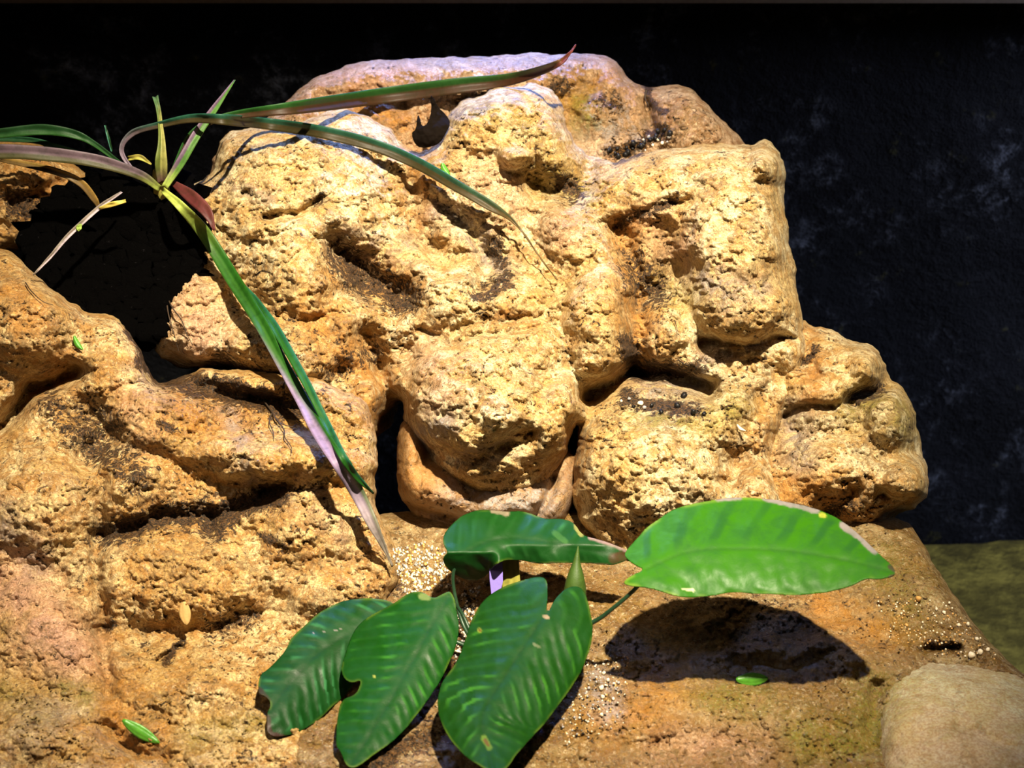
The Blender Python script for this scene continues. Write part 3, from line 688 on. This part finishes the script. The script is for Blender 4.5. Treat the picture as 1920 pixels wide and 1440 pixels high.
# leaf at far left
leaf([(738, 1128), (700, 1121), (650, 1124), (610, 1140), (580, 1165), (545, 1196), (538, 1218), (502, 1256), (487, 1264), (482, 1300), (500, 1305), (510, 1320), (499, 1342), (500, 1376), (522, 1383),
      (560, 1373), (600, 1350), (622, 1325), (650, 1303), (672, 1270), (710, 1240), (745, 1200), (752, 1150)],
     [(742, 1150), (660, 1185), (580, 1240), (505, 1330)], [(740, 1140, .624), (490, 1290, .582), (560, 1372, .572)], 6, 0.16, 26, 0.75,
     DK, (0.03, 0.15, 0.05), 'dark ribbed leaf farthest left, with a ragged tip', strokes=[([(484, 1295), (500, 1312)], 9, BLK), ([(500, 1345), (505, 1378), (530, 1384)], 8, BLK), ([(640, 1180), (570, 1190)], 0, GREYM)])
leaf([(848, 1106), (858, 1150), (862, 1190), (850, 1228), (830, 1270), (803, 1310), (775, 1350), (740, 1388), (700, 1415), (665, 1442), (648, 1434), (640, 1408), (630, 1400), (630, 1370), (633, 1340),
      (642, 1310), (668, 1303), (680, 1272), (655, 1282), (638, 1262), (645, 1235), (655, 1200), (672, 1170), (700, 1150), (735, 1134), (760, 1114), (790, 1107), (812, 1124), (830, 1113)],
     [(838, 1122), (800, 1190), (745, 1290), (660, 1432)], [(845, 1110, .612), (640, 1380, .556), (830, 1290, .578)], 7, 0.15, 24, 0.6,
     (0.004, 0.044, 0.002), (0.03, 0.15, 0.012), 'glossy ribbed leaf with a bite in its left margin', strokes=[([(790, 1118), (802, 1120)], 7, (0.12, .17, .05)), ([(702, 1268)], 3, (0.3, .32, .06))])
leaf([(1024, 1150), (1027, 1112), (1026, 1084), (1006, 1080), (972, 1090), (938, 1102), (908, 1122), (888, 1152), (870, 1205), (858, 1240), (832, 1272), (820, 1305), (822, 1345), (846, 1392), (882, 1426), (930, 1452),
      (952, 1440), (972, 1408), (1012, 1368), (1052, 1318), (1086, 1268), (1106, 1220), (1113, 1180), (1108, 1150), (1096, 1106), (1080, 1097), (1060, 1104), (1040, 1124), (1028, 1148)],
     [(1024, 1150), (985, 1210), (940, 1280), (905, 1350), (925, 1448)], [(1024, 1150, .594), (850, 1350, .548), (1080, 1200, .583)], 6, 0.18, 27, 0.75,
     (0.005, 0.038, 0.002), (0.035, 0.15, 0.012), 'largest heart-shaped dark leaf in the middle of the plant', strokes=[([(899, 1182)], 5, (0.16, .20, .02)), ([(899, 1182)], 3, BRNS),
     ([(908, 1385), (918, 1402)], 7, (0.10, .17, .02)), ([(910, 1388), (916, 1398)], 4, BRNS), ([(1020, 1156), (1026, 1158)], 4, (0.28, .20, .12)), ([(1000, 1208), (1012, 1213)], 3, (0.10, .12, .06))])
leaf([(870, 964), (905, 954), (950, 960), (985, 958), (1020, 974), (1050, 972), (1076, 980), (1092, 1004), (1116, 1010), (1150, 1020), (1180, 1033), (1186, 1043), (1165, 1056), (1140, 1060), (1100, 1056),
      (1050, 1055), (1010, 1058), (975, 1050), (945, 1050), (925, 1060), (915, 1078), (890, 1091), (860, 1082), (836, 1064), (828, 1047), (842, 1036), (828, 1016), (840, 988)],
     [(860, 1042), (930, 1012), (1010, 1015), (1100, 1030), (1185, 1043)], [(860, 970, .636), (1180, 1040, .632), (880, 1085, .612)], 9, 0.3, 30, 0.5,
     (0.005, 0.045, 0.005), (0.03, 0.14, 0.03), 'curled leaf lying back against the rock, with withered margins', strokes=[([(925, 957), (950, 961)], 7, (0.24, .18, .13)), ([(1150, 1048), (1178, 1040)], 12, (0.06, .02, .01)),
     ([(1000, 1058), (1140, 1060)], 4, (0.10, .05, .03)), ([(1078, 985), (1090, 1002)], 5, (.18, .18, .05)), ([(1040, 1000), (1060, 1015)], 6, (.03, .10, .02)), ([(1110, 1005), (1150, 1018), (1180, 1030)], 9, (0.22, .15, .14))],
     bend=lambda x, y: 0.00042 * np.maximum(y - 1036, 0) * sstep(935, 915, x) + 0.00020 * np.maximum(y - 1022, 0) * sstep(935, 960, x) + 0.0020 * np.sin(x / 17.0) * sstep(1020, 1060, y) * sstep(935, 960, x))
leaf([(1170, 1036), (1195, 1010), (1210, 990), (1240, 970), (1270, 950), (1330, 938), (1380, 932), (1440, 935), (1500, 945), (1552, 962), (1592, 985), (1642, 1032), (1690, 1077), (1642, 1086), (1626, 1082), (1590, 1101),
      (1540, 1112), (1480, 1116), (1420, 1113), (1370, 1110), (1330, 1118), (1280, 1121), (1240, 1108), (1215, 1101), (1164, 1096), (1180, 1080), (1212, 1068), (1186, 1056), (1174, 1046)],
     [(1212, 1068), (1290, 1036), (1380, 1030), (1480, 1034), (1580, 1050), (1690, 1077)], [(1400, 935, .596), (1250, 1110, .560), (1640, 1080, .562)], 6, 0.25, 62, 0.45,
     (0.026, 0.125, 0.002), (0.016, 0.085, 0.008), 'bright green leaf reaching right over the ledge', edge=(0.20, 0.30, 0.03), edge_w=7, veinw=1.0,  # dark vein bands stand in for pleat shading on the upper half
     strokes=[([(1345, 932), (1385, 931)], 8, GREYM), ([(1435, 934), (1490, 945), (1530, 957)], 8, GREYM), ([(1580, 985), (1612, 1006), (1640, 1034)], 8, GREYM), ([(1540, 966), (1545, 967)], 6, (.35, .36, .04)),
              ([(1668, 1062), (1690, 1077), (1670, 1082)], 5, (0.05, .04, .02)), ([(1280, 1105), (1300, 1107)], 2.5, (.5, .5, .3))], curl=-4)
# petioles
gB = surf(905, 1225)
def stem(pts):
    return tube('stem', pts, M_STEM, bp)
stem([(1214, 1068, 8, .582), (1195, 1100, 8, .585), (1150, 1140, 8, .592), (1105, 1170, 9, .600), (1000, 1210, 9, .612), (905, 1228, 10, gB - .003)])
stem([(860, 1044, 7, .628), (850, 1075, 7, .630), (852, 1110, 7, .632), (868, 1170, 8, .630), (900, 1225, 9, gB - .003)])
stem([(842, 1118, 7, .614), (866, 1150, 7, .618), (885, 1190, 8, .616), (905, 1225, 9, gB - .003)])
stem([(1022, 1152, 7, .598), (1000, 1185, 8, .604), (950, 1210, 9, .608), (905, 1225, 9, gB - .003)])
stem([(748, 1150, 6, .628), (800, 1180, 7, .622), (860, 1205, 8, .618), (905, 1225, 9, gB - .003)])
# rolled young leaf and pale sheath
def cone_leaf(name, pts, mat, label=None):
    o = tube(name, pts, mat, bp, 10)
    if label: o['label'] = label
    return o
cone_leaf('young_leaf', [(1062, 1170, 16, .634), (1076, 1125, 44, .632), (1079, 1088, 36, .630), (1081, 1056, 16, .630), (1084, 1024, 2, .630)], plain('rolled_green_leaf', (0.035, 0.075, 0.006), 0.6), 'pointed rolled young leaf standing up')
ribbon('leaf_sheath', [(962, 1130, 36, .640), (958, 1085, 34, .640), (955, 1035, 34, .640)], bp, (0.20, 0.19, 0.035), (0.24, 0.22, 0.04), fold=.3)['label'] = 'flat olive leaf sheath'
# lavender plant marker
def plant_marker():
    P = [(918, 1062), (926, 1048), (942, 1046), (943, 1090), (936, 1120), (922, 1120), (918, 1085)]
    V = []
    for dd in (.632, .634):
        V += [at(a, b, dd) for a, b in P]
    V = np.array(V); n = len(P); org = V.mean(0); org[2] = V[:, 2].min()
    me = bpy.data.meshes.new('plant_marker')
    me.from_pydata([tuple(v) for v in V - org], [], [tuple(range(n))[::-1], tuple(range(n, 2 * n))] + [(i, (i + 1) % n, (i + 1) % n + n, i + n) for i in range(n)])
    tag(link('plant_marker', me, M_TAG, loc=org), 'small pale lavender plastic plant marker standing between the leaves', 'marker')
plant_marker()

# ------------------------------------------------------------------ small things
def surf_pt(px, py, lift=0.0): return at(px, py, surf(px, py) - lift)
def frame_at(px, py, r=6):
    """local surface normal from the depth field"""
    a = surf_pt(px + r, py) - surf_pt(px - r, py); b = surf_pt(px, py - r) - surf_pt(px, py + r)
    n = np.cross(a, b); n /= np.linalg.norm(n)
    v = CAM - surf_pt(px, py); v /= np.linalg.norm(v)
    if n @ v < 0: n = -n
    n = n + 0.6 * v; return n / np.linalg.norm(n)
def small_leaf(name, p0, p1, wpx, mat, label, cat, curl=0.5, group=None, lift=.0016):
    """a little fallen leaf between two pixels, lying on the rock"""
    m, k = 14, 7
    A = np.array(p0, float); B = np.array(p1, float); dd = B - A; nn = np.array([-dd[1], dd[0]]) / np.linalg.norm(dd)
    c = (A + B) / 2; dc = surf(c[0], c[1], 8) - lift
    V = []
    for i in range(m):
        t = i / (m - 1); wv = wpx / 2 * (math.sin(math.pi * min(1, t * .96 + .03)) ** 0.7)
        for j in range(k):
            v = j / (k - 1) * 2 - 1
            q = A + dd * t + nn * v * wv + nn * curl * 6 * math.sin(math.pi * t)
            V.append(at(q[0], q[1], dc + 0.0012 * v * v * curl - 0.0006 * (abs(v) < .1)) + UV * 0.0)
    V = np.array(V); kk = np.arange(len(V)).reshape(m, k)
    F = np.stack([kk[:-1, :-1], kk[:-1, 1:], kk[1:, 1:], kk[1:, :-1]], -1).reshape(-1, 4)
    org = V.mean(0); org[2] = V[:, 2].min()
    o = link(name, new_mesh(name, V - org, F), mat, loc=org)
    md = o.modifiers.new('thick', 'SOLIDIFY'); md.thickness = 0.0004; md.offset = 0
    return tag(o, label, cat, group)
small_leaf('fallen_leaf', (230, 1350), (299, 1393), 24, M_GREEN, 'small bright green fallen leaf in the wet hollow at lower left', 'leaf', 0.2)
small_leaf('fallen_leaf', (1380, 1274), (1440, 1272), 26, M_GREEN, 'small green fallen leaf on the ledge below the shaded patch', 'leaf', 0.2)
small_leaf('fallen_leaf', (829, 306), (843, 328), 12, M_GREEN, 'tiny green leaf scrap on the outcrop above the thread-tipped blade', 'leaf')
small_leaf('fallen_leaf', (139, 630), (155, 656), 10, M_GREEN, 'tiny dark green leaf scrap on the orange bank at left', 'leaf')
small_leaf('wood_splinter', (1382, 796), (1398, 808), 6, M_PEB, 'short pale splinter lying on the right lower bulge', 'splinter')
small_leaf('bark_strip', (345, 1128), (350, 1172), 22, plain('tan_bark', (0.42, 0.26, 0.09), .7), 'short tan bark strip stuck on the bank at lower left', 'bark', .1)

# dead curled black leaf
def dead_leaf():
    g = grid_patch([(770, 250), (780, 242), (782, 218), (786, 214), (790, 238), (802, 232), (810, 205), (806, 182), (810, 180), (822, 202), (836, 214), (846, 232), (836, 250), (826, 268), (800, 278), (780, 275)], 2, 1, 50, 1)
    x, y = g['x'], g['y']
    d0 = surf(805, 245, 22) - .004
    d = d0 - 0.005 * np.sin((x - 770) / 26.0) + 0.004 * np.cos((y - 200) / 16) + 0.002 * fbm(x, y, 14, 3, 51)
    V = at(x, y, d); org = V.mean(0); org[2] = V[:, 2].min()
    o = link('dead_leaf', new_mesh('dead_leaf', V - org, g['F']), M_DEAD, loc=org)
    md = o.modifiers.new('thick', 'SOLIDIFY'); md.thickness = 0.0008
    tag(o, 'shrivelled blackish leaf caught in the notch under the long blade', 'leaf')
dead_leaf()

# roots
def root(name_pts, label, lift=.0015, wd=3.0, name='root'):
    pts = [(a, b, wd * (1 - .6 * i / (len(name_pts) - 1)), surf(a, b, 5) - lift) for i, (a, b) in enumerate(name_pts)]
    return tag(tube(name, pts, M_ROOT, None, 5), label, 'root')
root([(310, 545), (322, 575), (340, 600), (352, 630), (362, 648)], 'fine dark root hanging from the pit, right one')
root([(312, 560), (316, 590), (326, 625), (335, 658)], 'fine dark root hanging from the pit, left one')
root([(495, 752), (512, 775), (520, 790), (545, 800), (556, 796)], 'dark rootlet branching right under the overhang beside the longest blade', wd=3.5)
root([(512, 770), (505, 790), (512, 810), (514, 822)], 'short dark rootlet hanging straight down under the overhang')
root([(518, 785), (532, 805), (534, 820), (546, 838), (546, 850)], 'dark rootlet curling down in the middle under the overhang')
root([(1212, 170), (1210, 185), (1216, 198)], 'short black twig end at the top of the far slab', wd=5)
root([(48, 530), (58, 545), (80, 565), (100, 572)], 'fine dark root on the orange bank below the dry stem', wd=2.5)
root([(1265, 600), (1268, 612), (1271, 622)], 'tiny black bristle on the right bulge', wd=2.2)

# pebbles and grit
def pebble_mesh(seed):
    r = random.Random(seed); vs, fs = [], []
    n, m = 8, 5
    vs.append((0, 0, -1))
    for i in range(1, m):
        ph = math.pi * i / m - math.pi / 2
        for j in range(n):
            a = 2 * math.pi * j / n; k = r.uniform(.82, 1.12)
            vs.append((k * math.cos(ph) * math.cos(a), k * .8 * math.cos(ph) * math.sin(a), k * .7 * math.sin(ph)))
    vs.append((0, 0, .7)); top = len(vs) - 1
    for j in range(n):
        fs.append((0, 1 + (j + 1) % n, 1 + j)); fs.append((top, 1 + (m - 2) * n + j, 1 + (m - 2) * n + (j + 1) % n))
    me_f = [(1 + i * n + j, 1 + i * n + (j + 1) % n, 1 + (i + 1) * n + (j + 1) % n, 1 + (i + 1) * n + j) for i in range(m - 2) for j in range(n)]
    return vs, fs + me_f
def pebble(px, py, wpx, mat, label, group=None, seed=0, name='pebble', cat='pebble'):
    v, f = pebble_mesh(seed); d = surf(px, py, 3); r = wpx / 2 * d / FPX
    me = bpy.data.meshes.new(name); me.from_pydata([(a * r, b * r, c * r) for a, b, c in v], [], f); me.materials.append(mat)
    me.polygons.foreach_set('use_smooth', [True] * len(me.polygons))
    o = bpy.data.objects.new(name, me); COL.objects.link(o)
    o.location = at(px, py, d - r * .35); o.rotation_euler = (seed * 1.3, seed * .7, seed * 2.1)
    return tag(o, label, cat, group)
rr = random.Random(4)
SLOPE = {0: 'largest pale pebble at the foot of the right slope, just above the pale stone', 1: 'second pale pebble, right beside the largest one above the pale stone', 2: 'rightmost pale pebble at the foot of the slope, by the ledge edge', 9: 'amber pebble lying highest on the right slope, nearest the tip of the bright leaf'}
for i, (x, y, s_, m) in enumerate([(1822, 1228, 17, M_PEB), (1838, 1222, 14, M_PEB), (1852, 1218, 10, M_PEB), (1770, 1148, 9, M_PEB), (1756, 1142, 7, M_PEB), (1798, 1172, 9, M_PEB), (1815, 1170, 9, M_PEB),
                                   (1832, 1198, 10, M_PEB), (1800, 1190, 7, M_PEBO), (1722, 1122, 14, M_PEBO), (1780, 1130, 6, M_PEB), (1740, 1160, 7, M_PEBO), (1700, 1172, 8, M_PEBO), (1690, 1150, 6, M_PEB)]):
    pebble(x, y, s_, m, SLOPE.get(i, 'very small wet pebble on the sloping right side of the ledge, above the pale stone'), 'pebbles on the right slope of the ledge', i + 1)
for i, (x, y, s_) in enumerate([(1216, 256, 8), (1234, 262, 8), (1242, 268, 9), (1254, 256, 10), (1224, 272, 7), (1206, 262, 6), (1251, 266, 5)]):
    pebble(x, y, s_, M_PEB if i % 3 else M_GREY, 'white grain among black chips at the top right of the outcrop', 'white grains among the black chips', i + 30)
for i in range(26):
    t = i / 25; x = 1145 + 108 * t + rr.uniform(-7, 7); y = 288 - 46 * t ** 1.4 + rr.uniform(-8, 10)
    pebble(x, y, rr.uniform(7, 15), M_CHIP, {0: 'leftmost black bark chip of the row at the top right of the outcrop', 25: 'black bark chip at the upper right end of the row, top right of the outcrop'}.get(i, 'black bark chip in the hollow at the top right of the outcrop'), 'black bark chips on the outcrop', i + 50, 'bark_chip', 'chip')
for i, (x, y, s_, m) in enumerate([(1180, 748, 9, M_GREY), (1201, 756, 13, M_PEB), (1208, 764, 10, M_GREY), (1165, 752, 7, M_PEB), (1282, 742, 16, M_CHIP), (1270, 760, 14, M_CHIP), (1240, 772, 12, M_CHIP), (1300, 772, 13, M_CHIP), (1222, 760, 10, M_CHIP), (1320, 776, 11, M_CHIP), (1188, 762, 9, M_CHIP)]):
    if m is M_CHIP: pebble(x, y, s_, m, {4: 'largest black bark chip on the shelf under the dark cleft', 9: 'rightmost black bark chip on the shelf under the cleft'}.get(i, 'black bark chip on the shelf under the dark cleft'), 'black bark chips under the cleft', i + 80, 'bark_chip', 'chip')
    else: pebble(x, y, s_, m, {1: 'largest pale grain lying on the shelf under the dark cleft'}.get(i, 'small pale grain lying on the shelf under the dark cleft'), 'pale grains under the cleft', i + 80)
for i, (x, y, s_, m) in enumerate([(1132, 1262, 9, M_PEB), (1140, 1275, 9, M_PEB), (1128, 1290, 12, M_PEB), (1130, 1306, 10, M_PEB), (1150, 1310, 7, M_PEB), (1128, 1340, 9, M_PEB), (1118, 1270, 7, M_GREY), (1104, 1290, 8, M_GREY),
                                   (1160, 1280, 7, M_GREY), (1112, 1322, 7, M_GREY), (1145, 1330, 6, M_PEBO), (1092, 1265, 8, M_GREY)]):
    pebble(x, y, s_, m, {2: 'largest pale pebble on the ledge right of the heart-shaped leaf', 5: 'lowest pale pebble on the ledge right of the heart-shaped leaf'}.get(i, 'small pebble on the ledge right of the heart-shaped leaf'), 'pebbles beside the heart-shaped leaf', i + 100)

def grit(name, poly, count, smin, smax, mats, seed, label):
    """uncountable fine gravel, one mesh"""
    r = random.Random(seed); P = np.array(poly, float); x0, y0 = P.min(0); x1, y1 = P.max(0)
    V, F, MI = [], [], []; n = 0
    while n < count:
        x, y = r.uniform(x0, x1), r.uniform(y0, y1)
        if sdf_poly(P, np.array([x]), np.array([y]))[0] < 0: continue
        n += 1; d = surf(x, y); rad = r.uniform(smin, smax) / 2 * d / FPX; c = at(x, y, d - rad * .3)
        o = [(1, 0, 0), (-1, 0, 0), (0, 1, 0), (0, -1, 0), (0, 0, 1), (0, 0, -1)]
        b = len(V); q = [rad * r.uniform(.7, 1.2) for _ in o]
        a1 = r.uniform(0, 3)
        for (i, j, k), s_ in zip(o, q):
            V.append((c[0] + s_ * (i * math.cos(a1) - j * math.sin(a1)), c[1] + s_ * (i * math.sin(a1) + j * math.cos(a1)), c[2] + s_ * k))
        F += [(b + i, b + j, b + k) for i, j, k in ((0, 2, 4), (2, 1, 4), (1, 3, 4), (3, 0, 4), (2, 0, 5), (1, 2, 5), (3, 1, 5), (0, 3, 5))]
        MI += [r.randrange(len(mats))] * 8
    V = np.array(V); org = V.mean(0); org[2] = V[:, 2].min()
    me = new_mesh(name, V - org, F, True)
    for m in mats: me.materials.append(m)
    me.polygons.foreach_set('material_index', MI)
    tag(link(name, me, None, loc=org), label, 'gravel', kind='stuff')
grit('fine_gravel', [(735, 1030), (800, 1015), (840, 1040), (850, 1100), (760, 1115), (745, 1080)], 420, 4, 9, [M_PEB, M_PEBO, M_PEB, M_GREY], 1, 'pale sandy gravel between the longest blade tip and the curled leaf')
grit('fine_gravel', [(860, 1110), (900, 1100), (890, 1160), (868, 1240), (850, 1270)], 160, 4, 10, [M_GREY, M_CHIP, M_PEB], 2, 'grey gravel in the gap between the two dark middle leaves')
grit('fine_gravel', [(1080, 1240), (1180, 1230), (1170, 1360), (1060, 1400), (1040, 1350)], 330, 3, 7, [M_GREY, M_PEBO, M_CHIP, M_PEB], 3, 'fine grey gravel right of the heart-shaped leaf')
grit('coarse_sand', [(1640, 1120), (1760, 1110), (1880, 1240), (1760, 1230), (1660, 1200)], 300, 3, 6, [M_PEBO, M_PEB, M_LEDGE], 4, 'coarse amber sand on the right slope of the ledge')
